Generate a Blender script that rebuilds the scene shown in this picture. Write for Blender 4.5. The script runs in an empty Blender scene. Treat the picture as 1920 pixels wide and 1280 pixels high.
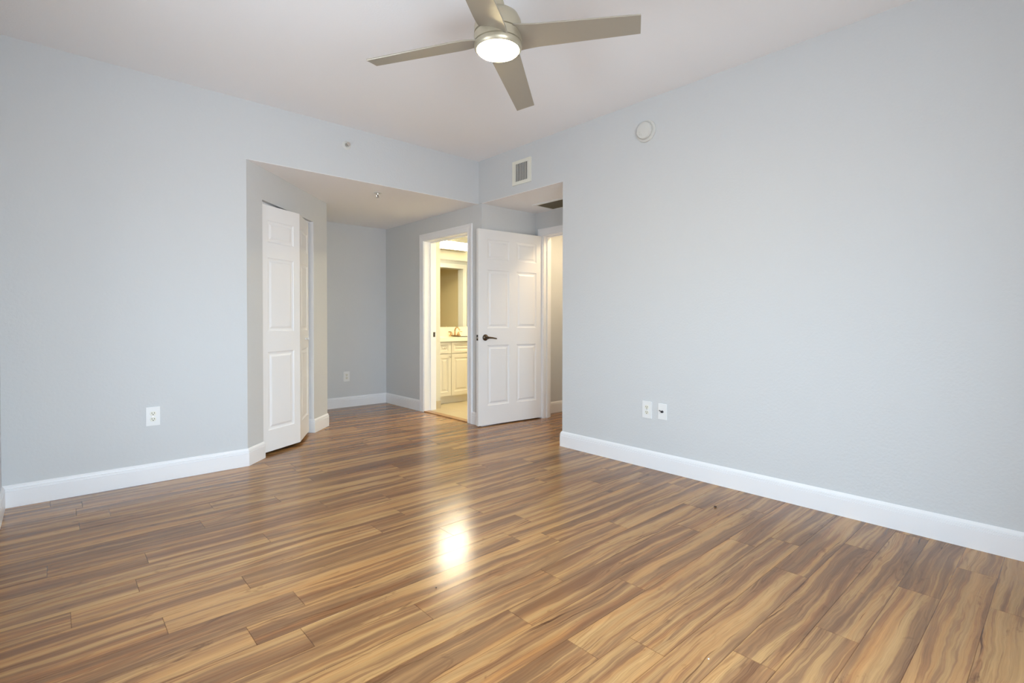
import bpy, bmesh, math, random
from mathutils import Vector, Matrix

random.seed(7)
SC = bpy.context.scene
COL = SC.collection
R = math.radians

# ------------------------------------------------------------------ camera
CAM_H = 1.097
YAW, PITCH, ROLL = R(42.05), R(-0.7617), R(-0.0675)
cd = bpy.data.cameras.new('camera')
cd.sensor_width = 36.0
cd.lens = 954.0446 * 36.0 / 1920.0
cd.shift_y = -(640.0 - 612.588) / 1920.0
cd.clip_start = 0.02
cam = bpy.data.objects.new('camera', cd)
right = Vector((math.cos(YAW), -math.sin(YAW), 0))
fwd = Vector((math.sin(YAW) * math.cos(PITCH), math.cos(YAW) * math.cos(PITCH), math.sin(PITCH)))
up = right.cross(fwd)
r2 = right * math.cos(ROLL) - up * math.sin(ROLL)
u2 = right * math.sin(ROLL) + up * math.cos(ROLL)
m = Matrix.Identity(4)
for i in range(3):
    m[i][0], m[i][1], m[i][2] = r2[i], u2[i], -fwd[i]
m[0][3], m[1][3], m[2][3] = 0, 0, CAM_H
cam.matrix_world = m
COL.objects.link(cam)
SC.camera = cam

# ------------------------------------------------------------------ world, exposure
w = bpy.data.worlds.new('overcast_sky')
SC.world = w
w.use_nodes = True
bg = w.node_tree.nodes['Background']
bg.inputs[1].default_value = 6.0
_nt = w.node_tree
_tc = _nt.nodes.new('ShaderNodeTexCoord')
_sx = _nt.nodes.new('ShaderNodeSeparateXYZ')
_rp = _nt.nodes.new('ShaderNodeValToRGB')
_mr = _nt.nodes.new('ShaderNodeMapRange')
_mr.inputs[1].default_value = -1.0
_mr.inputs[2].default_value = 1.0
_nt.links.new(_tc.outputs['Generated'], _sx.inputs[0])
_nt.links.new(_sx.outputs[2], _mr.inputs[0])
_nt.links.new(_mr.outputs[0], _rp.inputs[0])
_nt.links.new(_rp.outputs[0], bg.inputs[0])
_e = _rp.color_ramp.elements                       # pale ground below the horizon, overcast sky above it
_e[0].position = 0.47; _e[0].color = (0.64, 0.70, 0.765, 1)
_e[1].position = 0.53; _e[1].color = (0.70, 0.87, 1.03, 1)
vs = SC.view_settings
vs.view_transform = 'Standard'
vs.look = 'None'
vs.exposure = 1.79
vs.gamma = 1.0
vs.use_curve_mapping = False
SC.cycles.max_bounces = 14
SC.cycles.diffuse_bounces = 10
SC.cycles.glossy_bounces = 6
SC.cycles.sample_clamp_indirect = 6.0
SC.cycles.caustics_reflective = False
SC.cycles.caustics_refractive = False

# ------------------------------------------------------------------ dimensions
X0, XR, YB, YL = -0.229, 3.288, -0.55, 4.163
H, S = 2.736, 2.297          # main ceiling, dropped ceiling
XA, YA = 2.104, 6.144        # alcove left wall, alcove far wall
YN, XN, YE = 4.112, 4.062, 2.99   # entry nook: left wall, end wall, right wall
DA = Vector((1.08, 4.163))   # start of the diagonal closet wall
DG = Vector((1, 1)).normalized()
NB = Vector((-1, 1)).normalized()   # into the closet
WIN_Y0, WIN_Y1, WIN_Z0, WIN_Z1 = 1.60, 2.50, 0.85, 1.70   # window in the left wall, beside the camera
SLD_X0, SLD_X1, SLD_Z0, SLD_Z1 = -0.15, 1.45, 0.03, 2.08   # sliding glass door in the wall behind the camera

# ------------------------------------------------------------------ materials
def mat(name, col, rough=0.5, metal=0.0, spec=0.5, bump=None, emit=None, strength=0.0, coat=0.0):
    ma = bpy.data.materials.new(name)
    ma.use_nodes = True
    nt = ma.node_tree
    b = nt.nodes['Principled BSDF']
    b.inputs['Base Color'].default_value = (*col, 1)
    b.inputs['Roughness'].default_value = rough
    b.inputs['Metallic'].default_value = metal
    b.inputs['Specular IOR Level'].default_value = spec
    if coat:
        b.inputs['Coat Weight'].default_value = coat
        b.inputs['Coat Roughness'].default_value = 0.1
    if emit:
        b.inputs['Emission Color'].default_value = (*emit, 1)
        b.inputs['Emission Strength'].default_value = strength
    tc = nt.nodes.new('ShaderNodeTexCoord')
    n = nt.nodes.new('ShaderNodeTexNoise')
    sc, st, dist = bump if bump else (40.0, 0.02, 0.001)
    n.inputs['Scale'].default_value = sc
    n.inputs['Detail'].default_value = 3
    nt.links.new(tc.outputs['Object'], n.inputs['Vector'])
    bp = nt.nodes.new('ShaderNodeBump')
    bp.inputs['Strength'].default_value = st
    bp.inputs['Distance'].default_value = dist
    nt.links.new(n.outputs['Fac'], bp.inputs['Height'])
    nt.links.new(bp.outputs['Normal'], b.inputs['Normal'])
    return ma

M = {}
M['wall'] = mat('wall_paint', (0.620, 0.638, 0.648), 0.55, spec=0.3, bump=(70, 0.35, 0.004))
M['ceil'] = mat('ceiling_paint', (0.885, 0.89, 0.905), 0.8, spec=0.2, bump=(90, 0.2, 0.003))
M['trim'] = mat('white_trim_paint', (0.84, 0.845, 0.86), 0.32, spec=0.5)
M['door'] = mat('white_door_paint', (0.83, 0.83, 0.83), 0.38, spec=0.5, bump=(160, 0.08, 0.001))
M['plastic'] = mat('white_plastic', (0.80, 0.81, 0.81), 0.3)
M['dim_plastic'] = mat('dimmed_white_plastic', (0.66, 0.66, 0.63), 0.35)  # white plastic with a darkened colour, standing in for dimmer light up high
M['ivory'] = mat('ivory_plastic', (0.78, 0.77, 0.68), 0.3)
M['slot'] = mat('dark_slot', (0.05, 0.05, 0.05), 0.6)
M['black'] = mat('black_rubber', (0.015, 0.015, 0.017), 0.4)
M['bronze'] = mat('aged_bronze', (0.13, 0.10, 0.075), 0.28, metal=1.0)
M['nickel'] = mat('brushed_nickel', (0.50, 0.45, 0.34), 0.38, metal=0.6)
M['blade'] = mat('satin_blade', (0.36, 0.325, 0.265), 0.36, metal=0.25)
M['chrome'] = mat('chrome', (0.75, 0.73, 0.70), 0.12, metal=1.0)
M['brass'] = mat('champagne_brass', (0.62, 0.42, 0.24), 0.2, metal=1.0)
M['mirror'] = mat('mirror_glass', (0.86, 0.87, 0.85), 0.01, metal=1.0, bump=(1, 0.0, 0.0))
M['bathwall'] = mat('cream_wall_paint', (0.66, 0.63, 0.52), 0.55, spec=0.3, bump=(70, 0.3, 0.003))
M['khaki'] = mat('khaki_wall_paint', (0.74, 0.65, 0.44), 0.6, spec=0.3, bump=(70, 0.3, 0.003))
M['cabinet'] = mat('cream_cabinet', (0.66, 0.61, 0.49), 0.4)
M['counter'] = mat('cream_cultured_marble', (0.78, 0.74, 0.60), 0.15)
M['olive'] = mat('dusty_grille', (0.13, 0.115, 0.075), 0.7)
M['ventmetal'] = mat('grey_louvre_metal', (0.62, 0.62, 0.58), 0.45, metal=0.1)
M['dark'] = mat('duct_dark', (0.035, 0.033, 0.03), 0.9)
M['strip'] = mat('oak_strip', (0.36, 0.20, 0.085), 0.35)
M['crumb'] = mat('brown_crumb', (0.06, 0.035, 0.025), 0.7)
M['whitecrumb'] = mat('pale_crumb', (0.75, 0.72, 0.68), 0.6)
M['lens'] = mat('frosted_fan_lens', (0.9, 0.88, 0.8), 0.4, emit=(1.0, 0.85, 0.50), strength=24.0)
M['blocker'] = mat('light_blocker_brown', (0.17, 0.15, 0.13), 0.9, spec=0.2, bump=(60, 0.5, 0.004))  # dark finish for the added unseen wall and slab that block daylight
M['globe'] = mat('opal_globe', (0.9, 0.88, 0.8), 0.4, emit=(1.0, 0.85, 0.55), strength=3.0)
M['diffuser'] = mat('vanity_light_diffuser', (0.9, 0.9, 0.85), 0.4, emit=(1.0, 0.91, 0.68), strength=38.0)

def tile_mat():
    ma = mat('beige_floor_tile', (0.6, 0.5, 0.35), 0.3)
    nt = ma.node_tree
    br = nt.nodes.new('ShaderNodeTexBrick')
    br.offset = 0.0
    br.inputs['Color1'].default_value = (0.52, 0.44, 0.29, 1)
    br.inputs['Color2'].default_value = (0.50, 0.41, 0.27, 1)
    br.inputs['Mortar'].default_value = (0.42, 0.35, 0.25, 1)
    br.inputs['Scale'].default_value = 1.0
    br.inputs['Mortar Size'].default_value = 0.004
    br.inputs['Brick Width'].default_value = 0.33
    br.inputs['Row Height'].default_value = 0.33
    tc = nt.nodes.new('ShaderNodeTexCoord')
    nt.links.new(tc.outputs['Object'], br.inputs['Vector'])
    nt.links.new(br.outputs['Color'], nt.nodes['Principled BSDF'].inputs['Base Color'])
    return ma
M['tile'] = tile_mat()

def glass_mat():
    ma = bpy.data.materials.new('window_glass')
    ma.use_nodes = True
    nt = ma.node_tree
    nt.nodes.clear()
    o = nt.nodes.new('ShaderNodeOutputMaterial')
    mx = nt.nodes.new('ShaderNodeMixShader')
    t = nt.nodes.new('ShaderNodeBsdfTransparent')
    g = nt.nodes.new('ShaderNodeBsdfGlossy')
    g.inputs['Roughness'].default_value = 0.02
    mx.inputs[0].default_value = 0.06
    nt.links.new(t.outputs[0], mx.inputs[1])
    nt.links.new(g.outputs[0], mx.inputs[2])
    nt.links.new(mx.outputs[0], o.inputs[0])
    return ma
M['glass'] = glass_mat()

def wood_mat():
    ma = bpy.data.materials.new('laminate_planks')
    ma.use_nodes = True
    nt = ma.node_tree
    L = nt.links.new
    b = nt.nodes['Principled BSDF']
    def N(t, **kw):
        n = nt.nodes.new(t)
        for k, v in kw.items():
            if k in ('operation', 'blend_type', 'data_type', 'attribute_name', 'noise_dimensions'):
                setattr(n, k, v)
            else:
                n.inputs[k].default_value = v
        return n
    def math_(op, a, bb, clamp=False):
        n = nt.nodes.new('ShaderNodeMath'); n.operation = op; n.use_clamp = clamp
        for i, v in enumerate((a, bb)):
            if v is None: continue
            if isinstance(v, (int, float)): n.inputs[i].default_value = v
            else: L(v, n.inputs[i])
        return n.outputs[0]
    tc = N('ShaderNodeTexCoord')
    sep = N('ShaderNodeSeparateXYZ')
    L(tc.outputs['Object'], sep.inputs[0])
    at = N('ShaderNodeAttribute', attribute_name='plank')
    asep = N('ShaderNodeSeparateColor')
    L(at.outputs['Color'], asep.inputs[0])
    s1, s2, s3 = asep.outputs
    x = math_('ADD', sep.outputs[0], math_('MULTIPLY', s1, 37.0))
    y = math_('ADD', sep.outputs[1], math_('MULTIPLY', s2, 23.0))
    def vec(sx, sy, zz):
        c = nt.nodes.new('ShaderNodeCombineXYZ')
        L(math_('MULTIPLY', x, sx), c.inputs[0])
        L(math_('MULTIPLY', y, sy), c.inputs[1])
        L(math_('ADD', math_('MULTIPLY', s3, 11.0), zz), c.inputs[2])
        return c.outputs[0]
    def noise(v, scale=1.0, detail=3.0, rough=0.5, dist=0.0):
        n = N('ShaderNodeTexNoise', Scale=scale, Detail=detail, Roughness=rough, Distortion=dist)
        L(v, n.inputs['Vector'])
        return n.outputs['Fac']
    # wide figure: pale sapwood against brown heartwood, long flowing edges
    def mk(xs, ys, yy, zz=0.0):
        c = nt.nodes.new('ShaderNodeCombineXYZ')
        L(math_('MULTIPLY', x, xs), c.inputs[0]); L(math_('MULTIPLY', yy, ys), c.inputs[1])
        L(math_('ADD', math_('MULTIPLY', s3, 9.0), zz), c.inputs[2])
        return c.outputs[0]
    warp = noise(vec(1.5, 3.0, 3.0), detail=1.5)
    ripple = noise(vec(6.5, 16.0, 5.0), detail=2.0)
    yw = math_('ADD', y, math_('MULTIPLY', math_('SUBTRACT', warp, 0.5), 0.085))
    yw = math_('ADD', yw, math_('MULTIPLY', math_('SUBTRACT', ripple, 0.5), 0.022))
    band = noise(mk(0.75, 19.0, yw), detail=2.2, rough=0.5)
    streak = noise(mk(1.6, 85.0, yw, 2.0), detail=4.0, rough=0.6)
    fine = noise(mk(7.0, 420.0, yw, 4.0), detail=2.0)
    mottle = noise(mk(8.0, 34.0, yw, 6.0), detail=3.0, rough=0.6)
    f = math_('ADD', math_('SUBTRACT', band, 0.022), math_('MULTIPLY', math_('SUBTRACT', s1, 0.5), 0.06))
    f = math_('ADD', f, math_('MULTIPLY', math_('SUBTRACT', streak, 0.5), 0.44))
    f = math_('ADD', f, math_('MULTIPLY', math_('SUBTRACT', mottle, 0.5), 0.10))
    ramp = N('ShaderNodeValToRGB')
    e = ramp.color_ramp.elements
    e[0].position = 0.32; e[0].color = (0.199, 0.098, 0.043, 1)
    e[1].position = 0.72; e[1].color = (0.500, 0.286, 0.111, 1)
    for p, c in ((0.42, (0.255, 0.131, 0.056, 1)), (0.495, (0.311, 0.163, 0.068, 1)), (0.535, (0.393, 0.216, 0.085, 1)), (0.62, (0.449, 0.252, 0.098, 1))):
        k = e.new(p); k.color = c
    L(f, ramp.inputs[0])
    def mul(col_a, fac, tint):
        mx = N('ShaderNodeMix', data_type='RGBA', blend_type='MULTIPLY')
        if isinstance(fac, float): mx.inputs[0].default_value = fac
        else: L(fac, mx.inputs[0])
        L(col_a, mx.inputs[6])
        if isinstance(tint, tuple): mx.inputs[7].default_value = tint
        else: L(tint, mx.inputs[7])
        return mx.outputs[2]
    def rng_(v, a0_, a1_, b0_=0.0, b1_=1.0):
        mr_ = N('ShaderNodeMapRange')
        for i_, q_ in enumerate((a0_, a1_, b0_, b1_)): mr_.inputs[i_ + 1].default_value = q_
        L(v, mr_.inputs[0])
        return mr_.outputs[0]
    cur = mul(ramp.outputs[0], rng_(noise(vec(0.9, 26.0, 7.0), detail=2.0), 0.42, 0.75), (1.0, 0.84, 0.72, 1))
    cc = nt.nodes.new('ShaderNodeCombineColor')
    fr = rng_(fine, 0.25, 0.75, 0.88, 1.09)
    for i in range(3): L(fr, cc.inputs[i])
    cur = mul(cur, 1.0, cc.outputs[0])
    # darker growth lines that run along the figure's edges
    gl = rng_(math_('SINE', math_('MULTIPLY', math_('ADD', band, math_('MULTIPLY', mottle, 0.04)), 110.0), None), 0.30, 1.0)
    gmask = rng_(noise(vec(1.2, 8.0, 21.0), detail=2.0), 0.40, 0.68)
    cur = mul(cur, math_('MULTIPLY', math_('MULTIPLY', gl, gmask), 0.75), (0.62, 0.55, 0.50, 1))
    # dark cracks: thin, along the grain; knots: small, rounder
    ck = rng_(noise(mk(2.6, 95.0, yw, 13.0), detail=2.0, rough=0.5), 0.635, 0.73)
    ckm = rng_(noise(vec(1.4, 6.0, 31.0), detail=1.0), 0.47, 0.62)
    cur = mul(cur, math_('MULTIPLY', math_('MULTIPLY', ck, ckm), 1.0), (0.36, 0.29, 0.25, 1))
    kn = rng_(noise(vec(6.0, 15.0, 15.0), detail=4.0, rough=0.65, dist=0.8), 0.62, 0.78)
    kk = N('ShaderNodeMix', data_type='RGBA', blend_type='MULTIPLY')
    L(math_('MULTIPLY', kn, 0.85), kk.inputs[0])
    L(cur, kk.inputs[6]); kk.inputs[7].default_value = (0.36, 0.29, 0.25, 1)
    # joint edge: the chamfer is a darker line
    em = N('ShaderNodeAttribute', attribute_name='edge')
    ee = N('ShaderNodeMix', data_type='RGBA', blend_type='MULTIPLY')
    L(math_('MULTIPLY', em.outputs['Fac'], 1.0), ee.inputs[0])
    L(kk.outputs[2], ee.inputs[6]); ee.inputs[7].default_value = (0.62, 0.56, 0.52, 1)
    L(ee.outputs[2], b.inputs['Base Color'])
    rg = N('ShaderNodeMapRange'); rg.inputs[3].default_value = 0.17; rg.inputs[4].default_value = 0.23
    L(streak, rg.inputs[0]); L(rg.outputs[0], b.inputs['Roughness'])
    b.inputs['Specular IOR Level'].default_value = 0.42
    bp = N('ShaderNodeBump', Strength=0.05, Distance=0.001)
    L(fine, bp.inputs['Height']); L(bp.outputs['Normal'], b.inputs['Normal'])
    return ma
M['wood'] = wood_mat()

# ------------------------------------------------------------------ mesh helpers
class MB:
    def __init__(self):
        self.bm = bmesh.new()
    def quad(self, pts):
        vs_ = [self.bm.verts.new(p) for p in pts]
        return self.bm.faces.new(vs_)
    def box(self, x0, x1, y0, y1, z0, z1):
        v = [self.bm.verts.new((x, y, z)) for z in (z0, z1) for y in (y0, y1) for x in (x0, x1)]
        for f in ((0, 2, 3, 1), (4, 5, 7, 6), (0, 1, 5, 4), (2, 6, 7, 3), (0, 4, 6, 2), (1, 3, 7, 5)):
            self.bm.faces.new([v[i] for i in f])
        return self
    def prism(self, poly, z0, z1):
        n = len(poly)
        a = [self.bm.verts.new((p[0], p[1], z0)) for p in poly]
        b = [self.bm.verts.new((p[0], p[1], z1)) for p in poly]
        self.bm.faces.new(a[::-1]); self.bm.faces.new(b)
        for i in range(n):
            j = (i + 1) % n
            self.bm.faces.new((a[i], a[j], b[j], b[i]))
        return self
    def lathe(self, prof, n=48, axis='Z', origin=(0, 0, 0)):
        """prof: list of (radius, height); closed at both ends when the radius is 0"""
        o = Vector(origin)
        def P(r_, h_, a):
            c, s = math.cos(a) * r_, math.sin(a) * r_
            if axis == 'Z': return o + Vector((c, s, h_))
            if axis == 'X': return o + Vector((h_, c, s))
            return o + Vector((c, h_, s))
        rings = []
        for r_, h_ in prof:
            if r_ < 1e-6:
                rings.append([self.bm.verts.new(P(0, h_, 0))])
            else:
                rings.append([self.bm.verts.new(P(r_, h_, 2 * math.pi * k / n)) for k in range(n)])
        for a, b in zip(rings, rings[1:]):
            if len(a) == 1 and len(b) == 1: continue
            for k in range(n):
                k2 = (k + 1) % n
                if len(a) == 1: self.bm.faces.new((a[0], b[k], b[k2]))
                elif len(b) == 1: self.bm.faces.new((a[k], b[0], a[k2]))
                else: self.bm.faces.new((a[k], b[k], b[k2], a[k2]))
        for ring, rev in ((rings[0], True), (rings[-1], False)):
            if len(ring) > 1:
                self.bm.faces.new(ring[::-1] if rev else ring)
        return self
    def tube(self, pts, rad, n=12):
        pts = [Vector(p) for p in pts]
        rads = rad if isinstance(rad, (list, tuple)) else [rad] * len(pts)
        rings = []
        ref = Vector((0, 0, 1))
        for i, p in enumerate(pts):
            d = (pts[min(i + 1, len(pts) - 1)] - pts[max(i - 1, 0)]).normalized()
            rf = ref if abs(d.dot(ref)) < 0.95 else Vector((0, 1, 0))
            a = d.cross(rf).normalized(); b = a.cross(d)
            rings.append([self.bm.verts.new(p + (a * math.cos(2 * math.pi * k / n) + b * math.sin(2 * math.pi * k / n)) * rads[i]) for k in range(n)])
        for a, b in zip(rings, rings[1:]):
            for k in range(n):
                self.bm.faces.new((a[k], a[(k + 1) % n], b[(k + 1) % n], b[k]))
        self.bm.faces.new(rings[0][::-1]); self.bm.faces.new(rings[-1])
        return self
    def sweep(self, path, prof, side):
        """skirting profile (out, z) along a plan polyline with mitred corners; side +1 = left of travel"""
        P = [Vector(p) for p in path]
        n = len(P)
        rows = []
        for i in range(n):
            dirs = []
            if i > 0: dirs.append((P[i] - P[i - 1]).normalized())
            if i < n - 1: dirs.append((P[i + 1] - P[i]).normalized())
            nn = [Vector((-d.y, d.x)) * side for d in dirs]
            if len(nn) == 2:
                mi = (nn[0] + nn[1]).normalized()
                mi = mi / max(0.2, mi.dot(nn[0]))
            else:
                mi = nn[0]
            rows.append([self.bm.verts.new((P[i].x + mi.x * o, P[i].y + mi.y * o, z)) for o, z in prof])
        k = len(prof)
        for a, b in zip(rows, rows[1:]):
            for j in range(k):
                j2 = (j + 1) % k
                self.bm.faces.new((a[j], a[j2], b[j2], b[j]))
        self.bm.faces.new(rows[0][::-1]); self.bm.faces.new(rows[-1])
        return self
    def xform(self, mtx):
        bmesh.ops.transform(self.bm, matrix=mtx, verts=self.bm.verts)
        return self
    def bevel(self, w_, seg=2, ang=40):
        ed = [e for e in self.bm.edges if len(e.link_faces) == 2 and e.calc_face_angle(0) > R(ang)]
        bmesh.ops.bevel(self.bm, geom=ed, offset=w_, segments=seg, profile=0.7, affect='EDGES', clamp_overlap=True)
        return self
    def build(self, name, material, parent=None, smooth=False, loc=None, rz=0.0):
        bmesh.ops.recalc_face_normals(self.bm, faces=self.bm.faces)
        me = bpy.data.meshes.new(name)
        self.bm.to_mesh(me); self.bm.free()
        me.materials.append(material)
        if smooth:
            for p in me.polygons: p.use_smooth = True
            try: me.set_sharp_from_angle(angle=R(38))
            except Exception: pass
        o = bpy.data.objects.new(name, me)
        COL.objects.link(o)
        if parent: o.parent = parent
        if loc is not None: o.location = loc
        if rz: o.rotation_euler = (0, 0, rz)
        return o

def tag(o, label, cat, group=None, kind=None):
    o['label'] = label; o['category'] = cat
    if group: o['group'] = group
    if kind: o['kind'] = kind
    return o
def thing(name, loc, label, cat, rot=(0, 0, 0), group=None, kind=None):
    o = bpy.data.objects.new(name, None)
    o.empty_display_size = 0.1
    COL.objects.link(o)
    o.location = loc; o.rotation_euler = rot
    return tag(o, label, cat, group, kind)
def struct(o, label, cat):
    return tag(o, label, cat, None, 'structure')
def dup(root, loc, rot, label):
    r = root.copy(); COL.objects.link(r); r.location = loc; r.rotation_euler = rot; r['label'] = label
    for ch in list(root.children):
        c = ch.copy(); COL.objects.link(c); c.parent = r
        for g in ch.children:
            d = g.copy(); COL.objects.link(d); d.parent = c
    return r
def dpt(s, back=0.0):
    p = DA + DG * s + NB * back
    return (p.x, p.y)

# ------------------------------------------------------------------ shell: floor
def build_floor():
    pitch, y_ref = 0.1357, 3.06
    known = {0: -0.028, 3: 0.25, 4: 0.04, 8: 0.503, 11: 1.585, 12: 1.27, 13: 1.778, 15: 1.473, 16: 2.378, 17: 2.885, 18: 2.026, 19: 2.585}
    bm = bmesh.new()
    col = bm.loops.layers.float_color.new('plank')
    edge = bm.loops.layers.float_color.new('edge')
    rng = random.Random(11)
    LEN = 1.215
    for k in range(-24, 29):
        y1 = y_ref - k * pitch; y0 = y1 - pitch
        if y1 < YB - 0.15: continue
        xmin, xmax = X0 - 0.12, 5.95
        if y0 > 4.20: xmax = 3.30
        elif y1 < YE - 0.2 : xmax = XR + 0.02
        start = known.get(k, rng.uniform(0, LEN))
        x = start - LEN * 4
        while x < xmax:
            xa, xb = max(x, xmin), min(x + LEN, xmax)
            x += LEN
            if xb - xa < 0.01: continue
            c = (rng.random(), rng.random(), rng.random(), 1)
            b = 0.0013
            t = [rng.uniform(-0.0003, 0.0003) for _ in range(4)]
            o = [bm.verts.new(p) for p in ((xa, y0, -0.0009), (xb, y0, -0.0009), (xb, y1, -0.0009), (xa, y1, -0.0009))]
            i = [bm.verts.new(p) for p in ((xa + b, y0 + b, t[0]), (xb - b, y0 + b, t[1]), (xb - b, y1 - b, t[2]), (xa + b, y1 - b, t[3]))]
            fs = [(bm.faces.new(i), 0.0)]
            for j in range(4):
                fs.append((bm.faces.new((o[j], o[(j + 1) % 4], i[(j + 1) % 4], i[j])), 1.0))
            for f, ev in fs:
                for lp in f.loops:
                    lp[col] = c; lp[edge] = (ev, ev, ev, 1)
    me = bpy.data.meshes.new('floor')
    bm.to_mesh(me); bm.free()
    me.materials.append(M['wood'])
    o = bpy.data.objects.new('floor', me); COL.objects.link(o)
    return o
struct(build_floor(), 'glossy two-tone brown laminate plank floor', 'floor')
struct(MB().box(3.36, 5.95, 4.20, 6.0, -0.05, 0.004).build('floor_bathroom', M['tile']), 'beige tile floor seen through the bathroom doorway', 'floor')

# ------------------------------------------------------------------ shell: walls
T = 0.12
wl = MB()
wl.box(X0 - T, X0, YB - T, WIN_Y0, 0, H); wl.box(X0 - T, X0, WIN_Y1, YA + T, 0, H)
wl.box(X0 - T, X0, WIN_Y0, WIN_Y1, 0, WIN_Z0); wl.box(X0 - T, X0, WIN_Y0, WIN_Y1, WIN_Z1, H)
struct(wl.build('wall_left', M['wall']), 'pale grey wall at the far left edge beside the camera', 'wall')

w_ = MB()
w_.prism([(X0, YL), tuple(DA), (DA.x - 0.045, DA.y + 0.115), (X0, YL + 0.115)], 0, S)   # solid wall left of the closet corner
w_.box(X0, DA.x, YL, YL + 0.115, S, H); w_.box(DA.x, XR, YL, YL + 0.115, S + 0.003, H)                                # header over the alcove opening
struct(w_.build('wall_back', M['wall']), 'pale grey far wall with a dropped header over the alcove', 'wall')

OP0, OP1, OPZ, DT = 0.219, 1.137, 2.047, 0.115
far = (Vector((XA, DA.y + XA - DA.x)) - DA).length
w_ = MB()
back_near = (DA.x - 0.045, DA.y + 0.115)
w_.prism([tuple(DA), dpt(OP0), dpt(OP0, DT), back_near], 0, S)
w_.prism([dpt(OP1), (XA, DA.y + XA - DA.x), (XA, YA), (XA - DT, YA), (XA - DT, dpt(OP1, DT)[1] + (XA - DT - dpt(OP1, DT)[0])), dpt(OP1, DT)], 0, S)
w_.prism([dpt(OP0), dpt(OP1), dpt(OP1, DT), dpt(OP0, DT)], OPZ, S)
struct(w_.build('wall_closet', M['wall']), 'grey diagonal wall around the closet doorway', 'wall')

struct(MB().box(X0, XR + 0.162, YA, YA + T, 0, S).build('wall_alcove', M['wall']), 'grey end wall of the alcove with a small outlet', 'wall')

BO0, BO1, BOZ, BT = 4.33, 5.23, 2.055, 0.162      # bathroom rough opening
w_ = MB()
w_.box(XR, XR + BT, YN, BO0, 0, S)
w_.box(XR, XR + BT, BO1, YA, 0, S)
w_.box(XR, XR + BT, BO0, BO1, BOZ, S)
struct(w_.build('wall_bathroom', M['wall']), 'grey alcove wall around the bathroom doorway', 'wall')

w_ = MB()
w_.box(XR, XR + 0.14, YB - T, YE, 0, H)
w_.box(XR, XR + 0.115, YE, YL + 0.115, S + 0.003, H)
struct(w_.build('wall_right', M['wall']), 'large pale grey right wall with outlets and header over the entry nook', 'wall')

w_ = MB()
w_.box(XR + BT, XN + 0.115, YN, 4.30, 0, S)
struct(w_.build('wall_entry', M['wall']), 'grey wall of the entry nook behind the open white door', 'wall')
EO0, EO1 = 3.13, 3.995
w_ = MB()
w_.box(XN, XN + 0.115, EO1, YN, 0, S)
w_.box(XN, XN + 0.115, YE, EO0, 0, S)
w_.box(XN, XN + 0.115, EO0, EO1, 2.055, S)
w_.box(XR + 0.14, XN + 0.115, YE - 0.115, YE, 0, S)
struct(w_.build('wall_nook', M['wall']), 'grey nook end wall around the hallway doorway', 'wall')

YH = 4.145
w_ = MB()
w_.box(XN + 0.115, 4.93, YH, 4.30, 0, S)
w_.box(5.70, 5.95, YH, 4.30, 0, S)
w_.box(4.93, 5.70, YH, 4.30, 2.05, S)
w_.box(XN + 0.115, 5.95, YE - 0.115, YE, 0, S)
w_.box(5.95, 6.05, YE - 0.115, 6.1, 0, S)
w_.box(4.72, 4.82, YE, YH, 0, S)  # unseen partition added to keep hallway lamp light out of the reflected room
struct(w_.build('wall_hall', M['wall']), 'warm lit hallway wall seen through the entry doorway', 'wall')

w_ = MB()
w_.box(4.82, 5.93, YE, YE + 0.02, 0, S); w_.box(5.93, 5.95, YE, YH, 0, S)
struct(w_.build('wall_linen', M['khaki']), 'khaki wall of the small room reflected in the bathroom mirror', 'wall')
w_ = MB()
w_.box(XR + BT, 5.95, 6.0, 6.1, 0, S)
w_.box(XR + BT, 3.56, 5.275, 6.0, 0, S)
struct(w_.build('wall_vanity', M['bathwall']), 'cream bathroom wall around the mirror', 'wall')

w_ = MB()
w_.box(X0, SLD_X0, YB - T, YB, 0, H); w_.box(SLD_X1, XR, YB - T, YB, 0, H)
w_.box(SLD_X0, SLD_X1, YB - T, YB, 0, SLD_Z0); w_.box(SLD_X0, SLD_X1, YB - T, YB, SLD_Z1, H)
struct(w_.build('wall_front', M['wall']), 'grey wall behind the camera around the sliding glass door', 'wall')

# ceilings
struct(MB().box(X0, XR, YB - T, YL, H, H + 0.1).build('ceiling', M['ceil']), 'white main ceiling', 'ceiling')
w_ = MB()
w_.prism([(X0, YL + 0.115), (XR + 0.0, YL + 0.115), (XR, YA), (X0, YA)], S, S + 0.1)
w_.box(DA.x, XR, YL + 0.0005, YL + 0.1155, S, S + 0.003)
struct(w_.build('ceiling_alcove', M['ceil']), 'lower white ceiling over the alcove', 'ceiling')
w_ = MB()
w_.box(XR + 0.115, 5.95, YE - 0.115, 6.0, S, S + 0.1)
w_.box(XR + 0.0005, XR + 0.1155, YE, YN, S, S + 0.003)
struct(w_.build('ceiling_entry', M['ceil']), 'lower white ceiling over the entry nook with a return grille', 'ceiling')

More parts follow.
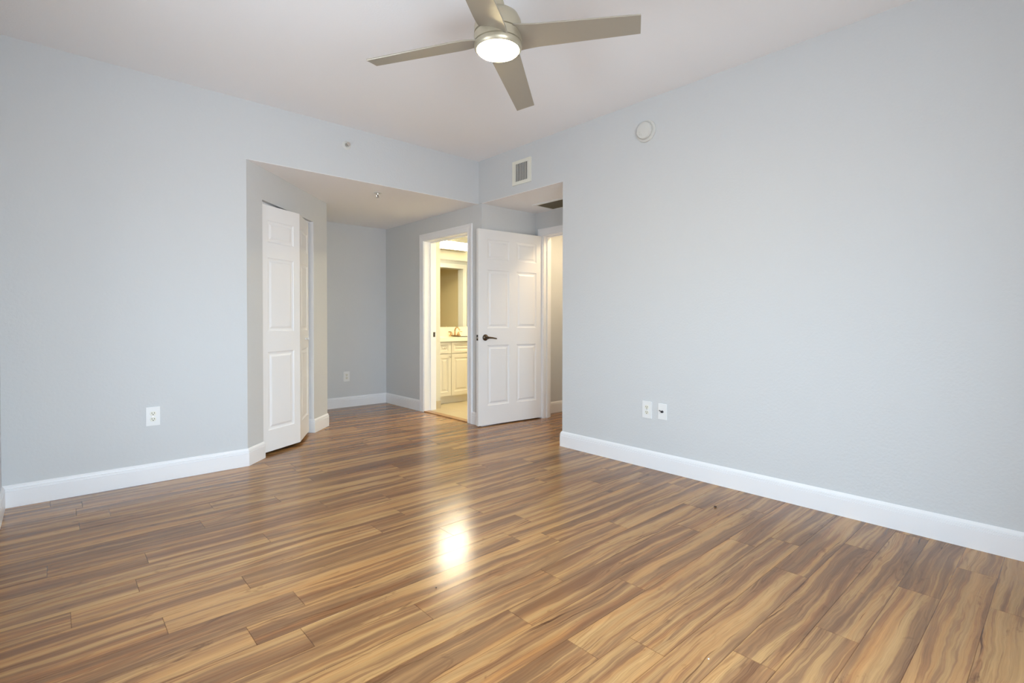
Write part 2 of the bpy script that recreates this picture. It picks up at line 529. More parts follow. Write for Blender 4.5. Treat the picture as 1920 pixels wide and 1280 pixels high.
# window in the left wall, just outside the left edge of the photo
win = thing('window_1', (X0 - 0.07, (WIN_Y0 + WIN_Y1) / 2, WIN_Z0), 'white framed window in the left wall, outside the photo', 'window', kind='structure')
hw, hh = (WIN_Y1 - WIN_Y0) / 2, WIN_Z1 - WIN_Z0
f = MB()
for a in (-hw, -0.025, hw - 0.05): f.box(-0.03, 0.03, a, a + 0.05, 0.05, hh - 0.05)
f.box(-0.03, 0.03, -hw, hw, 0, 0.05); f.box(-0.03, 0.03, -hw, hw, hh - 0.05, hh)
f.build('window_frame', M['trim'], win)
for a, b in ((-hw + 0.05, -0.025), (0.025, hw - 0.05)):
    MB().box(-0.003, 0.003, a, b, 0.05, hh - 0.05).build('window_pane', M['glass'], win)
MB().box(0.07, 0.10, -hw - 0.02, hw + 0.02, -0.025, 0).bevel(0.004).build('window_sill', M['trim'], win)
pl = bpy.data.lights.new('window_portal', 'AREA')
pl.shape = 'RECTANGLE'; pl.size = hh; pl.size_y = WIN_Y1 - WIN_Y0
pl.cycles.is_portal = True
po = bpy.data.objects.new('window_portal', pl); COL.objects.link(po)
po.location = (X0 - T - 0.01, (WIN_Y0 + WIN_Y1) / 2, (WIN_Z0 + WIN_Z1) / 2)
po.rotation_euler = (0, R(-90), 0)

# added unseen side wall and slab, placed to shade the right wall's near end
struct(MB().box(1.47, 1.60, -2.1, YB - T, -0.12, 2.75).build('wall_light_blocker', M['blocker']), 'added brown wall behind the camera, blocking daylight from the right wall', 'wall')
struct(MB().box(-0.9, 1.60, -2.1, YB - T, -0.12, -0.02).build('floor_light_blocker', M['blocker']), 'added brown slab behind the camera, beside the daylight-blocking wall', 'floor')

# sliding glass door behind the camera
sd_ = thing('window_2', ((SLD_X0 + SLD_X1) / 2, YB - 0.07, SLD_Z0), 'white framed sliding glass door behind the camera', 'window', kind='structure')
hw, hh = (SLD_X1 - SLD_X0) / 2, SLD_Z1 - SLD_Z0
for a, b, yo in ((-hw, 0.03, -0.018), (-0.03, hw, 0.018)):
    f = MB()
    f.box(a, a + 0.06, yo - 0.016, yo + 0.016, 0, hh); f.box(b - 0.06, b, yo - 0.016, yo + 0.016, 0, hh)
    f.box(a + 0.06, b - 0.06, yo - 0.016, yo + 0.016, 0, 0.08); f.box(a + 0.06, b - 0.06, yo - 0.016, yo + 0.016, hh - 0.06, hh)
    fr_ = f.build('sliding_panel', M['trim'], sd_)
    MB().box(a + 0.06, b - 0.06, yo - 0.003, yo + 0.003, 0.08, hh - 0.06).build('window_pane', M['glass'], fr_)
pl = bpy.data.lights.new('door_portal', 'AREA')
pl.shape = 'RECTANGLE'; pl.size = SLD_X1 - SLD_X0; pl.size_y = hh
pl.cycles.is_portal = True
po = bpy.data.objects.new('door_portal', pl); COL.objects.link(po)
po.location = ((SLD_X0 + SLD_X1) / 2, YB - T - 0.01, (SLD_Z0 + SLD_Z1) / 2)
po.rotation_euler = (R(90), 0, 0)

# ------------------------------------------------------------------ baseboards
B = 0.015
PROF = [(0, 0), (B, 0), (B, 0.0935), (0.0105, 0.0945), (0.0105, 0.0970), (0.0148, 0.0985), (0.0142, 0.1085), (0.0095, 0.1095), (0.0095, 0.1120), (0.0122, 0.1135), (0.0110, 0.1180), (0.0075, 0.1245), (0.004, 0.130), (0, 0.130)]
def base(name, path, side, label):
    return struct(MB().sweep(path, PROF, side).build(name, M['trim'], smooth=False), label, 'baseboard')
base('baseboard_left', [(X0, YB), (X0, YL - B)], -1, 'white baseboard along the far left wall')
base('baseboard_back', [(X0, YL), tuple(DA), dpt(OP0 + 0.004)], -1, 'white baseboard under the left outlet, turning the closet corner')
base('baseboard_closet', [dpt(OP1, 0.09), dpt(OP1), (XA, DA.y + XA - DA.x), (XA, YA - B)], -1, 'short white baseboard at the far side of the closet doorway')
base('baseboard_alcove', [(XA, YA), (XR, YA), (XR, 5.297)], -1, 'white baseboard around the alcove corner')
base('baseboard_entry', [(XR, 4.268), (XR, YN), (XN - 0.018, YN)], -1, 'white baseboard behind the open white door')
base('baseboard_right', [(XN - 0.018, YE), (XR, YE), (XR, YB)], -1, 'long white baseboard along the right wall')
base('baseboard_hall', [(XN + 0.15, YH), (4.715, YH)], -1, 'white baseboard in the hallway')
base('baseboard_front', [(XR, YB), (SLD_X1 + 0.01, YB)], -1, 'white baseboard behind the camera')

# ------------------------------------------------------------------ door casings and jambs
CW = 0.08
CPROF = [(0, 0), (0, 0.009), (0.003, 0.012), (0.010, 0.012), (0.014, 0.0095), (0.045, 0.0125), (0.058, 0.016), (0.074, 0.016), (0.08, 0.012), (0.08, 0)]
def casing_mb(mb, a0, a1, zt, put):
    """U-shaped mitred frame; put(a, z, t) maps plane coords to world"""
    rows = []
    for side in range(4):
        row = []
        for w0, t in CPROF:
            a = (a0 - w0) if side in (0, 1) else (a1 + w0)
            z = 0.0 if side in (0, 3) else zt + w0
            row.append(mb.bm.verts.new(put(a, z, t)))
        rows.append(row)
    k = len(CPROF)
    for r_a, r_b in zip(rows, rows[1:]):
        for j in range(k):
            mb.bm.faces.new((r_a[j], r_a[(j + 1) % k], r_b[(j + 1) % k], r_b[j]))
    mb.bm.faces.new(rows[0][::-1]); mb.bm.faces.new(rows[-1])

# bathroom doorway
t1 = thing('trim_1', (XR, 4.78, 0), 'white casing around the lit bathroom doorway', 'door casing', kind='structure')
inv = Matrix.Translation((-XR, -4.78, 0))
c = MB(); casing_mb(c, 4.345, 5.215, 2.035, lambda a, z, t: (XR - t, a, z))
casing_mb(c, 4.345, 5.215, 2.035, lambda a, z, t: (XR + BT + t, a, z))
c.xform(inv).build('casing', M['trim'], t1)
c = MB()
c.box(XR, XR + BT, 4.33, 4.35, 0.006, 2.03); c.box(XR, XR + BT, 5.21, 5.23, 0.006, 2.03); c.box(XR, XR + BT, 4.33, 5.23, 2.03, 2.055)
c.box(XR + 0.085, XR + 0.12, 4.35, 4.36, 0.006, 2.02); c.box(XR + 0.085, XR + 0.12, 5.20, 5.21, 0.006, 2.02); c.box(XR + 0.085, XR + 0.12, 4.35, 5.21, 2.02, 2.03)
c.xform(inv).build('jamb', M['trim'], t1)
c = MB().box(XR + 0.124, XR + 0.156, 5.2085, 5.2125, 0.892, 0.95).bevel(0.001)
sp = c.xform(inv).build('strike_plate', M['bronze'], t1)
MB().box(XR + 0.133, XR + 0.147, 5.2075, 5.2090, 0.908, 0.934).xform(inv).build('latch_hole', M['slot'], sp)
struct(MB().prism([(XR - 0.005, 4.352), (XR + 0.075, 4.352), (XR + 0.075, 5.208), (XR - 0.005, 5.208)], -0.001, 0.009).bevel(0.003).build('trim_2', M['strip']), 'narrow wooden threshold strip in the bathroom doorway', 'threshold')
# tiled base on the short wall beside the vanity
struct(MB().box(XR + BT + 0.016, 3.562, 5.265, 5.276, 0, 0.10).bevel(0.003).build('trim_3', M['tile']), 'beige tile base just inside the bathroom doorway', 'tile base')

# entry doorway
t4 = thing('trim_4', (XN, 3.56, 0), 'white casing around the hallway doorway, half behind the right wall', 'door casing', kind='structure')
inv = Matrix.Translation((-XN, -3.56, 0))
c = MB(); casing_mb(c, 3.145, 3.98, 2.035, lambda a, z, t: (XN - t, a, z))
c.xform(inv).build('casing', M['trim'], t4)
c = MB()
c.box(XN, XN + 0.115, 3.13, 3.15, 0, 2.03); c.box(XN, XN + 0.115, 3.975, 3.995, 0, 2.03); c.box(XN, XN + 0.115, 3.13, 3.995, 2.03, 2.055)
c.box(XN + 0.045, XN + 0.08, 3.963, 3.975, 0, 2.02); c.box(XN + 0.045, XN + 0.08, 3.15, 3.975, 2.018, 2.03)
c.xform(inv).build('jamb', M['trim'], t4)

# hallway doorway into the bathroom (seen in the mirror)
c = MB(); casing_mb(c, 4.93, 5.70, 2.05, lambda a, z, t: (a, 4.30 + t, z))
struct(c.build('trim_5', M['trim']), 'white casing of the doorway reflected in the bathroom mirror', 'door casing')

# ------------------------------------------------------------------ panelled doors
def panel_leaf(mb, wd, z0, z1, th, panels, faces=(1, 1)):
    xs = sorted({0.0, wd} | {p[0] for p in panels} | {p[1] for p in panels})
    zs = sorted({z0, z1} | {p[2] for p in panels} | {p[3] for p in panels})
    RG = [(0, 0), (0.003, 0.004), (0.010, 0.0065), (0.020, 0.0075), (0.024, 0.0075), (0.036, 0.0030), (0.042, 0.0015)]
    for side in (0, 1):
        def P(x, z, d):
            return (x, d if side == 0 else th - d, z)
        for i in range(len(xs) - 1):
            for j in range(len(zs) - 1):
                xa, xb, za, zb = xs[i], xs[i + 1], zs[j], zs[j + 1]
                hit = [p for p in panels if abs(p[0] - xa) < 1e-6 and abs(p[1] - xb) < 1e-6 and p[2] - 1e-6 <= za and zb <= p[3] + 1e-6]
                if not hit or not faces[side]:
                    mb.quad([P(xa, za, 0), P(xb, za, 0), P(xb, zb, 0), P(xa, zb, 0)])
                elif abs(hit[0][2] - za) < 1e-6:
                    zb = hit[0][3]
                    prev = None
                    for ins, d in RG:
                        ring = [P(xa + ins, za + ins, d), P(xb - ins, za + ins, d), P(xb - ins, zb - ins, d), P(xa + ins, zb - ins, d)]
                        if prev:
                            for k in range(4):
                                mb.quad([prev[k], prev[(k + 1) % 4], ring[(k + 1) % 4], ring[k]])
                        prev = ring
                    mb.quad(prev)
    for (xa, xb) in ((0, 0), (wd, wd)):
        mb.quad([(xa, 0, z0), (xa, th, z0), (xa, th, z1), (xa, 0, z1)])
    for z in (z0, z1):
        mb.quad([(0, 0, z), (wd, 0, z), (wd, th, z), (0, th, z)])
    bmesh.ops.remove_doubles(mb.bm, verts=mb.bm.verts, dist=0.0002)

ED_F = (3.217, 4.079)
ED_A = R(-5.4)
WD = 0.862
ed = thing('door_1', (ED_F[0], ED_F[1], 0), 'white six-panel entry door standing open beside the bathroom doorway', 'door', rot=(0, 0, ED_A), kind='structure')
lf = MB()
a0, a1, b0, b1 = 0.113, 0.391, 0.489, 0.762
panel_leaf(lf, WD, 0.012, 2.030, 0.035, [(x0, x1, z0, z1) for x0, x1 in ((a0, a1), (b0, b1)) for z0, z1 in ((0.212, 0.836), (1.012, 1.615), (1.726, 1.930))])
lf.build('door_leaf', M['door'], ed)
hx, hz = 0.085, 0.917
hd = MB().lathe([(0, 0.0), (0.033, 0.0), (0.033, -0.004), (0.030, -0.008), (0.018, -0.011), (0.0135, -0.016), (0.0115, -0.030), (0.0115, -0.045), (0.014, -0.052), (0.012, -0.060), (0, -0.061)], 32, 'Y', (hx, 0, hz)).build('rose', M['bronze'], ed, smooth=True)
MB().tube([(hx, -0.052, hz), (hx + 0.02, -0.055, hz), (hx + 0.05, -0.056, hz - 0.002), (hx + 0.08, -0.055, hz - 0.007), (hx + 0.105, -0.052, hz - 0.011), (hx + 0.112, -0.050, hz - 0.012)], [0.010, 0.0095, 0.008, 0.007, 0.0065, 0.003], 14).build('lever', M['bronze'], hd, smooth=True)
hd = MB().lathe([(0, 0.035), (0.033, 0.035), (0.033, 0.039), (0.030, 0.043), (0.018, 0.046), (0.0115, 0.055), (0.0115, 0.078), (0.013, 0.085), (0, 0.088)], 32, 'Y', (hx, 0, hz)).build('rose', M['bronze'], ed, smooth=True)
lp = MB().box(-0.0015, 0.0005, 0.004, 0.031, hz - 0.029, hz + 0.029).bevel(0.0008).build('latch_plate', M['bronze'], ed)
MB().box(-0.010, -0.001, 0.010, 0.024, hz - 0.009, hz + 0.009).bevel(0.003).build('latch_bolt', M['chrome'], lp)
for z in (0.25, 1.05, 1.83):
    MB().lathe([(0, z - 0.045), (0.006, z - 0.045), (0.006, z + 0.045), (0, z + 0.045)], 12, 'Z', (WD + 0.004, -0.004, 0)).build('hinge', M['bronze'], ed, smooth=True)

# bifold closet door
P0 = DA + DG * 0.225 + NB * 0.028
FO = Vector((1.605, 4.555))
d1 = (FO - P0); L1 = d1.length; an1 = math.atan2(d1.y, d1.x)
EN = DA + DG * 1.085 + NB * 0.028
d2 = (EN - FO); L2 = d2.length; an2 = math.atan2(d2.y, d2.x)
bf = thing('door_2', (P0.x, P0.y, 0), 'white panelled bifold closet door folded slightly open in the diagonal wall', 'door', kind='structure')
def bi_leaf(wd):
    lf_ = MB()
    e0, e1 = 0.082, wd - 0.068
    panel_leaf(lf_, wd, 0.025, 2.022, 0.032, [(e0, e1, 0.198, 0.836), (e0, e1, 1.002, 1.600), (e0, e1, 1.724, 1.902)])
    return lf_
bi_leaf(L1 - 0.002).build('door_leaf', M['door'], bf, loc=(0, 0, 0), rz=an1)
l2 = bi_leaf(L2).build('door_leaf', M['door'], bf, loc=(FO.x - P0.x, FO.y - P0.y, 0), rz=an2)
MB().lathe([(0, 0), (0.007, 0), (0.006, -0.012), (0.015, -0.020), (0.016, -0.026), (0.010, -0.032), (0, -0.033)], 20, 'Y', (L2 * 0.62, 0, 0.92)).build('knob', M['plastic'], l2, smooth=True)
tr = MB()
tr.prism([dpt(OP0, 0.035), dpt(OP1, 0.035), dpt(OP1, 0.065), dpt(OP0, 0.065)], 2.030, OPZ - 0.001)
struct(tr.build('trim_6', M['trim']), 'white metal track over the bifold closet door', 'track')
jm = MB()
jm.prism([dpt(OP1 - 0.004, 0.002), dpt(OP1, 0.002), dpt(OP1, DT), dpt(OP1 - 0.004, DT)], 0, OPZ)
jm.prism([dpt(OP0, 0.002), dpt(OP0 + 0.004, 0.002), dpt(OP0 + 0.004, DT), dpt(OP0, DT)], 0, OPZ)
struct(jm.build('trim_7', M['trim']), 'white jamb lining of the closet doorway', 'door jamb')

# ------------------------------------------------------------------ ceiling fan
FC = Vector((1.586, 1.860))
ZB, RB, TH, TX, TY = 2.410, 0.66, -0.960, -0.028, -0.043
fan = thing('ceiling_fan', (FC.x, FC.y, H), 'grey-beige four-blade ceiling fan with its round light on', 'ceiling fan')
FZ = lambda z: z - H
MB().lathe([(0, FZ(H - 0.001)), (0.066, FZ(H - 0.001)), (0.066, FZ(H - 0.03)), (0.058, FZ(H - 0.055)), (0.028, FZ(H - 0.068)), (0.0, FZ(H - 0.068))], 40).build('canopy', M['nickel'], fan, smooth=True)
MB().lathe([(0, FZ(H - 0.06)), (0.0125, FZ(H - 0.06)), (0.0125, FZ(2.575)), (0.0, FZ(2.575))], 20).build('downrod', M['nickel'], fan, smooth=True)
MB().lathe([(0, FZ(2.615)), (0.026, FZ(2.615)), (0.030, FZ(2.60)), (0.030, FZ(2.562)), (0, FZ(2.562))], 28).build('yoke_cover', M['nickel'], fan, smooth=True)
MB().lathe([(0, FZ(2.567)), (0.045, FZ(2.565)), (0.075, FZ(2.557)), (0.097, FZ(2.540)), (0.109, FZ(2.515)), (0.113, FZ(2.485)), (0.114, FZ(2.459)), (0.110, FZ(2.457)), (0, FZ(2.457))], 64).build('motor_housing', M['nickel'], fan, smooth=True)
MB().lathe([(0, FZ(2.458)), (0.108, FZ(2.458)), (0.108, FZ(2.452)), (0.1145, FZ(2.450)), (0.1145, FZ(2.413)), (0.110, FZ(2.411)), (0, FZ(2.411))], 64).build('hub', M['nickel'], fan, smooth=True)
lk = MB().lathe([(0, FZ(2.412)), (0.109, FZ(2.412)), (0.109, FZ(2.408)), (0.1145, FZ(2.406)), (0.1145, FZ(2.398)), (0.112, FZ(2.388)), (0.1035, FZ(2.380)), (0.1005, FZ(2.381)), (0.1005, FZ(2.39)), (0, FZ(2.39))], 64).build('light_ring', M['nickel'], fan, smooth=True)
MB().lathe([(0, FZ(2.389)), (0.100, FZ(2.389)), (0.100, FZ(2.382)), (0.095, FZ(2.374)), (0.075, FZ(2.366)), (0.045, FZ(2.361)), (0, FZ(2.359))], 64).build('lens', M['lens'], lk, smooth=True)

def blade(k):
    a = TH + k * math.pi / 2
    zt = ZB + RB * (TX * math.cos(a) + TY * math.sin(a))
    er = Vector((math.cos(a), math.sin(a), 0)); et = Vector((-math.sin(a), math.cos(a), 0))
    mb = MB()
    rows = []
    NS = 22
    for i in range(NS + 1):
        t = i / NS
        r_ = 0.085 + (RB - 0.085) * t
        ch = 0.150 + (0.110 - 0.150) * t
        pit = R(13.0) + R(9.0) * max(0.0, 1 - t / 0.22) ** 2
        zc = 2.433 + (zt - 2.433) * t
        cen = er * r_ + Vector((0, 0, FZ(zc)))
        ct = et * math.cos(pit) + Vector((0, 0, 1)) * math.sin(pit) * PS
        nn = er.cross(ct).normalized()
        th = 0.0045
        row = []
        for u, off in ((-0.5, 0), (-0.485, th * 0.8), (-0.25, th * 1.1), (0, th * 1.15), (0.25, th * 1.1), (0.485, th * 0.8), (0.5, 0), (0.485, -th * 0.8), (0.25, -th * 0.7), (0, -th * 0.65), (-0.25, -th * 0.7), (-0.485, -th * 0.8)):
            row.append(mb.bm.verts.new(cen + ct * (u * ch) + nn * off))
        rows.append(row)
    n = len(rows[0])
    for r_a, r_b in zip(rows, rows[1:]):
        for j in range(n):
            mb.bm.faces.new((r_a[j], r_a[(j + 1) % n], r_b[(j + 1) % n], r_b[j]))
    mb.bm.faces.new(rows[0][::-1]); mb.bm.faces.new(rows[-1])
    return mb.build('blade', M['blade'], fan, smooth=True)
PS = -1.0
for k in range(4): blade(k)

# ------------------------------------------------------------------ wall and ceiling fittings
# supply register above the entry nook
vt = thing('air_vent', (XR, 3.508, 2.380), 'white supply register with vertical louvres high above the entry nook', 'air vent')
vf = MB()
W2, HV, bw = 0.127, 0.226, 0.040
for (ya, yb, za, zb) in ((-W2, -W2 + bw, 0, HV), (W2 - bw, W2, 0, HV), (-W2 + bw, W2 - bw, 0, bw * 0.75), (-W2 + bw, W2 - bw, HV - bw * 0.75, HV)):
    vf.box(-0.009, 0, ya, yb, za, zb)
vf.bevel(0.0025)
vf.build('frame', M['ivory'], vt)
MB().box(-0.0015, 0.0, -W2 + bw, W2 - bw, bw * 0.75, HV - bw * 0.75).build('backing', M['dark'], vt)
iw = 2 * (W2 - bw)
for k in range(8):
    yy = -W2 + bw + (k + 0.5) * iw / 8
    s_ = MB().box(-0.0008, 0.0008, -0.0064, 0.0064, bw * 0.75, HV - bw * 0.75)
    s_.xform(Matrix.Translation((-0.005, yy, 0)) @ Matrix.Rotation(R(-6), 4, 'Z'))
    s_.build('louvre', M['ventmetal'], vt)

# return grille in the nook ceiling
rg = thing('return_air_grille', (3.98, 3.62, S), 'dark slatted return grille with pale frame in the nook ceiling', 'air vent')
x0, x1, y0, y1 = -0.26, 0.05, -0.30, 0.19
g = MB(); bw = 0.032
g.box(x0, x1, y0, y0 + bw, -0.007, 0); g.box(x0, x1, y1 - bw, y1, -0.007, 0)
g.box(x0, x0 + bw, y0 + bw, y1 - bw, -0.007, 0); g.box(x1 - bw, x1, y0 + bw, y1 - bw, -0.007, 0)
g.bevel(0.002).build('frame', M['plastic'], rg)
MB().box(x0 + bw, x1 - bw, y0 + bw, y1 - bw, -0.001, 0).build('filter', M['olive'], rg)
for k in range(14):
    xx = x0 + bw + (k + 0.5) * (x1 - x0 - 2 * bw) / 14
    MB().box(-0.006, 0.006, y0 + bw, y1 - bw, -0.0007, 0.0007).xform(Matrix.Translation((xx, 0, -0.0045)) @ Matrix.Rotation(R(30), 4, 'Y')).build('slat', M['olive'], rg)

# smoke detector
sd = thing('smoke_detector', (XR, 2.155, 2.500), 'round white smoke detector high on the right wall', 'smoke detector')
MB().lathe([(0, 0), (0.079, 0), (0.081, -0.004), (0.079, -0.011), (0.066, -0.013), (0, -0.013)], 56, 'X').build('base_plate', M['dim_plastic'], sd, smooth=True)
cv = MB().lathe([(0, -0.013), (0.058, -0.013), (0.060, -0.018), (0.063, -0.022), (0.063, -0.034), (0.058, -0.041), (0.045, -0.044), (0, -0.045)], 56, 'X').build('cover', M['dim_plastic'], sd, smooth=True)
for yy, zz in ((0.032, -0.008), (0.030, -0.026), (0.014, -0.034), (0.018, -0.024)):
    MB().lathe([(0, -0.0435), (0.0035, -0.0435), (0.0035, -0.0455), (0, -0.0455)], 10, 'X', (0, yy, zz)).build('indicator', M['ventmetal'], cv)

# sprinklers
def sprinkler(name, loc, rot, label):
    t = thing(name, loc, label, 'fire sprinkler', rot=rot)      # local -Z points into the room
    MB().lathe([(0, 0), (0.038, 0), (0.038, -0.003), (0.030, -0.008), (0.016, -0.009), (0.014, -0.004), (0, -0.004)], 36).build('escutcheon', M['dim_plastic'], t, smooth=True)
    MB().lathe([(0, -0.003), (0.011, -0.003), (0.011, -0.018), (0.007, -0.024), (0, -0.024)], 20).build('body', M['chrome'], t, smooth=True)
    bd = MB()
    for s in (-1, 1): bd.tube([(s * 0.010, 0, -0.016), (s * 0.013, 0, -0.028), (s * 0.008, 0, -0.040), (0, 0, -0.045)], 0.0025, 8)
    bd.build('yoke', M['chrome'], t)
    MB().lathe([(0, -0.020), (0.004, -0.021), (0.004, -0.043), (0, -0.044)], 12).build('bulb', M['crumb'], t, smooth=True)
    MB().lathe([(0, -0.045), (0.015, -0.045), (0.016, -0.047), (0, -0.048)], 24).build('deflector', M['chrome'], t, smooth=True)
    return t
sprinkler('fire_sprinkler', (1.860, YL, 2.577), (R(-90), 0, 0), 'small sidewall sprinkler with round white plate on the far wall header')
sprinkler('fire_sprinkler', (2.285, 4.425, S), (0, 0, 0), 'small pendant sprinkler hanging from the alcove ceiling')

# electrical plates: local -Y is out of the wall
def plate_mb(w_, h_):
    return MB().box(-w_ / 2, w_ / 2, -0.006, 0, -h_ / 2, h_ / 2).bevel(0.0035, 2)
def make_outlet(loc, rz, label, matl):
    t = thing('electrical_outlet', loc, label, 'outlet', rot=(0, 0, rz), group='duplex wall outlets')
    plate_mb(0.078, 0.124).build('cover_plate', matl, t)
    for s in (-1, 1):
        r_ = MB()
        zc = s * 0.0195
        ring = []
        n = 28
        pts = []
        for k in range(n):
            a = 2 * math.pi * k / n
            pts.append((0.0172 * math.cos(a), max(-0.0135, min(0.0135, 0.0172 * math.sin(a)))))
        f0 = [r_.bm.verts.new((px, -0.0055, zc + pz)) for px, pz in pts]
        f1 = [r_.bm.verts.new((px * 0.97, -0.0082, zc + pz * 0.97)) for px, pz in pts]
        for k in range(n): r_.bm.faces.new((f0[k], f0[(k + 1) % n], f1[(k + 1) % n], f1[k]))
        r_.bm.faces.new(f1); r_.bm.faces.new(f0[::-1])
        rc = r_.build('receptacle', M['ivory'], t)
        sl = MB()
        sl.box(-0.0082, -0.0052, -0.0087, -0.0080, zc - 0.001, zc + 0.0075)
        sl.box(0.0052, 0.0082, -0.0087, -0.0080, zc - 0.001, zc + 0.0075)
        sl.lathe([(0, -0.0080), (0.0032, -0.0080), (0.0032, -0.0087), (0, -0.0087)], 12, 'Y', (0, 0, zc - 0.0075))
        sl.build('socket_slots', M['slot'], rc)
    MB().lathe([(0, -0.0055), (0.003, -0.0055), (0.003, -0.0068), (0, -0.0072)], 12, 'Y').build('screw', M['chrome'], t)
    return t
o1 = make_outlet((0.4955, YL, 0.446), 0, 'white duplex outlet low on the left part of the far wall', M['plastic'])
o2 = dup(o1, (XR, 2.137, 0.431), (0, 0, R(-90)), 'white duplex outlet on the right wall, left beside the cable plate')
o3 = dup(o1, (2.737, YA, 0.386), (0, 0, 0), 'small cream outlet on the alcove end wall')
ct = thing('cable_wall_plate', (XR, 2.008, 0.433), 'white wall plate with a black cable jack, right beside the right wall outlet', 'wall plate', rot=(0, 0, R(-90)))
plate_mb(0.070, 0.114).build('cover_plate', M['plastic'], ct)
jk = MB().lathe([(0, -0.005), (0.0085, -0.005), (0.0085, -0.010), (0.0065, -0.011), (0.0065, -0.021), (0.005, -0.022), (0, -0.022)], 18, 'Y', (0.002, 0, 0.0)).build('cable_jack', M['black'], ct, smooth=True)
MB().tube([(-0.007, -0.008, 0.002), (-0.015, -0.013, 0.006), (-0.022, -0.013, 0.008)], 0.0028, 8).build('cable_stub', M['slot'], jk, smooth=True)

# ------------------------------------------------------------------ bathroom furniture
VY = 5.46
van = thing('vanity_cabinet', (4.15, VY, 0), 'cream bathroom vanity cabinet under the counter', 'vanity')
iv = Matrix.Translation((-4.15, -VY, 0))
bd = MB()
bd.box(3.562, 4.76, VY + 0.02, 5.998, 0.10, 0.818)
bd.box(3.562, 4.76, VY + 0.075, 5.998, 0, 0.10)
bd.xform(iv).build('body', M['cabinet'], van)
def front(name, xa, xb, za, zb, knob=None):
    f_ = MB()
    panel_leaf(f_, xb - xa, za, zb, 0.019, [(0.045, xb - xa - 0.045, za + (0.05 if zb - za > 0.3 else 0.032), zb - (0.05 if zb - za > 0.3 else 0.032))], faces=(1, 0))
    o = f_.build(name, M['cabinet'], van, loc=(xa - 4.15, 0, 0))
    if knob:
        MB().lathe([(0, 0.001), (0.006, 0), (0.005, -0.012), (0.012, -0.018), (0.0145, -0.023), (0.012, -0.028), (0, -0.030)], 20, 'Y', (knob[0] - xa, 0, knob[1])).build('knob', M['chrome'], o, smooth=True)
    return o
front('drawer', 3.645, 3.855, 0.664, 0.808, (3.755, 0.737))
front('door', 3.645, 3.855, 0.112, 0.655, (3.832, 0.622))
front('panel', 3.862, 4.505, 0.664, 0.808)
front('door', 3.862, 4.181, 0.112, 0.655, (4.158, 0.618))
front('door', 4.187, 4.505, 0.112, 0.655, (4.210, 0.618))
front('drawer', 4.512, 4.722, 0.664, 0.808, (4.617, 0.737))
front('door', 4.512, 4.722, 0.112, 0.655, (4.535, 0.622))
ctp = thing('vanity_countertop', (4.15, 5.72, 0.818), 'glossy cream vanity counter with its basin below the mirror', 'countertop')
iv2 = Matrix.Translation((-4.15, -5.72, -0.818))
c = MB().box(3.562, 4.775, 5.437, 5.998, 0.819, 0.868).bevel(0.014, 4)
c.xform(iv2).build('slab', M['counter'], ctp)
c = MB().box(3.562, 4.775, 5.972, 5.998, 0.8686, 0.998).bevel(0.006, 3)
tag(c.build('backsplash', M['counter']), 'cream backsplash strip between the vanity counter and the mirror', 'backsplash')
bs = MB().lathe([(0.205, 0.8677), (0.195, 0.8684), (0.185, 0.8683), (0.17, 0.8680), (0, 0.8680)], 48, 'Z', (4.235, 5.68, 0))
bs.xform(iv2).build('basin', M['counter'], ctp, smooth=True)

fc = thing('faucet', (4.235, 5.905, 0.8686), 'brass-toned two-handle faucet on the cream vanity counter', 'faucet')
MB().box(-0.085, 0.085, -0.025, 0.025, 0, 0.014).bevel(0.006, 3).build('base', M['brass'], fc, smooth=True)
pts = []
for k in range(15):
    a = math.pi * k / 14 * 0.86
    pts.append((0.0, -0.055 + 0.055 * math.cos(a), 0.075 + 0.050 * math.sin(a)))
MB().tube([(0, 0, 0.012), (0, 0, 0.05)] + pts + [(0, pts[-1][1] - 0.004, pts[-1][2] - 0.012)], [0.017, 0.013] + [0.0105] * 15 + [0.011], 16).build('spout', M['brass'], fc, smooth=True)
for s in (-1, 1):
    hb_ = MB().lathe([(0, 0.012), (0.022, 0.012), (0.020, 0.030), (0.012, 0.048), (0.011, 0.060), (0, 0.064)], 20, 'Z', (s * 0.062, 0, 0)).build('handle_base', M['brass'], fc, smooth=True)
    MB().tube([(s * 0.062, 0, 0.056), (s * 0.085, -0.004, 0.062), (s * 0.118, -0.010, 0.062)], [0.007, 0.006, 0.005], 12).build('lever', M['brass'], hb_, smooth=True)

mr = thing('bathroom_mirror', (4.17, 6.0, 1.0), 'plate mirror above the vanity reflecting a doorway', 'mirror')
MB().box(-0.60, 0.60, -0.006, -0.001, 0.0, 0.936).build('glass', M['mirror'], mr)
MB().box(-0.60, 0.60, -0.010, 0, 0.936, 0.958).bevel(0.002).build('top_channel', M['chrome'], mr)

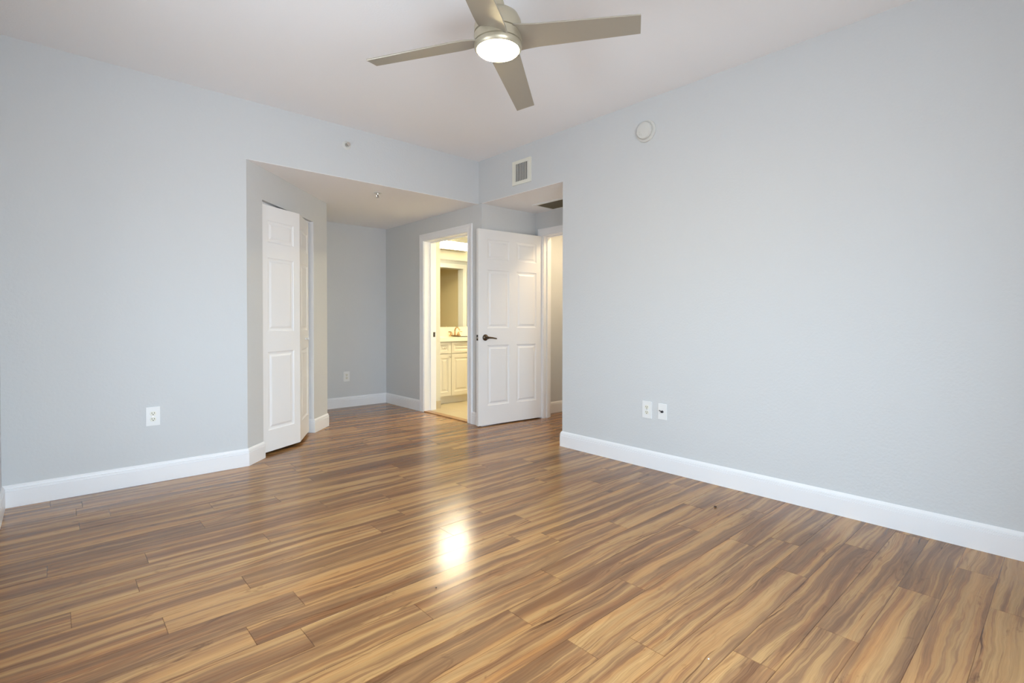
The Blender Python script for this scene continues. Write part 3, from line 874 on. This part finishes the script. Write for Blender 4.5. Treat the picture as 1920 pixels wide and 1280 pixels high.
vl = thing('vanity_light', (4.17, 6.0, 2.08), 'lit rectangular light bar above the bathroom mirror', 'wall light')
MB().box(-0.305, 0.305, -0.03, 0, 0.004, 0.134).bevel(0.004).build('back_plate', M['chrome'], vl)
MB().box(-0.295, 0.295, -0.085, -0.025, 0.018, 0.124).bevel(0.008, 3).build('diffuser', M['diffuser'], vl)
for s in (-1, 1):
    MB().box(s * 0.301 - 0.006, s * 0.301 + 0.006, -0.088, -0.025, 0.010, 0.130).bevel(0.002).build('end_cap', M['chrome'], vl)
MB().box(-0.295, 0.295, -0.088, -0.025, 0.008, 0.018).bevel(0.002).build('lower_rail', M['chrome'], vl)
MB().box(-0.295, 0.295, -0.088, -0.025, 0.124, 0.130).bevel(0.002).build('upper_rail', M['chrome'], vl)
# ceiling lamps out of sight round the corners, lighting the hallway; the bathroom one is added for brightness
def unseen_ceiling_lamp(name, loc, label, energy, color):
    hl = thing(name, loc, label, 'ceiling lamp')
    MB().lathe([(0, 0), (0.10, 0), (0.10, -0.02), (0, -0.02)], 32).build('pan', M['plastic'], hl, smooth=True)
    MB().lathe([(0, -0.02), (0.092, -0.02), (0.08, -0.045), (0.045, -0.062), (0, -0.068)], 32).build('globe', M['globe'], hl, smooth=True)
    ld = bpy.data.lights.new('bulb', 'AREA'); ld.shape = 'DISK'; ld.size = 0.16; ld.energy = energy; ld.color = color
    lo = bpy.data.objects.new('bulb', ld); COL.objects.link(lo); lo.parent = hl; lo.location = (0, 0, -0.07)
unseen_ceiling_lamp('unseen_ceiling_lamp', (4.42, 3.40, S), 'small round ceiling lamp in the hallway', 3.2, (1.0, 0.74, 0.44))
unseen_ceiling_lamp('unseen_ceiling_lamp', (4.60, 4.85, S), 'added unseen ceiling lamp brightening the bathroom', 13.0, (1.0, 0.84, 0.50))

# ------------------------------------------------------------------ crumbs on the floor
def crumb(loc, s, label, m_, seed):
    bm = bmesh.new()
    bmesh.ops.create_icosphere(bm, subdivisions=2, radius=s)
    rg_ = random.Random(seed)
    for v in bm.verts:
        v.co *= rg_.uniform(0.7, 1.15); v.co.z *= 0.55
    zmin = min(v.co.z for v in bm.verts)
    for v in bm.verts: v.co.z -= zmin
    mb = MB(); mb.bm.free(); mb.bm = bm
    o = mb.build('floor_crumb', m_, loc=(loc[0], loc[1], 0.0003))
    return tag(o, label, 'crumb')
crumb((2.876, 1.407), 0.009, 'small dark brown crumb on the floor near the right wall', M['crumb'], 1)
crumb((1.156, 1.744), 0.0035, 'tiny dark speck on the floor below the bright reflection', M['crumb'], 2)
crumb((1.567, 0.785), 0.003, 'tiny pale speck on the floor at the bottom right of the photo', M['whitecrumb'], 3)
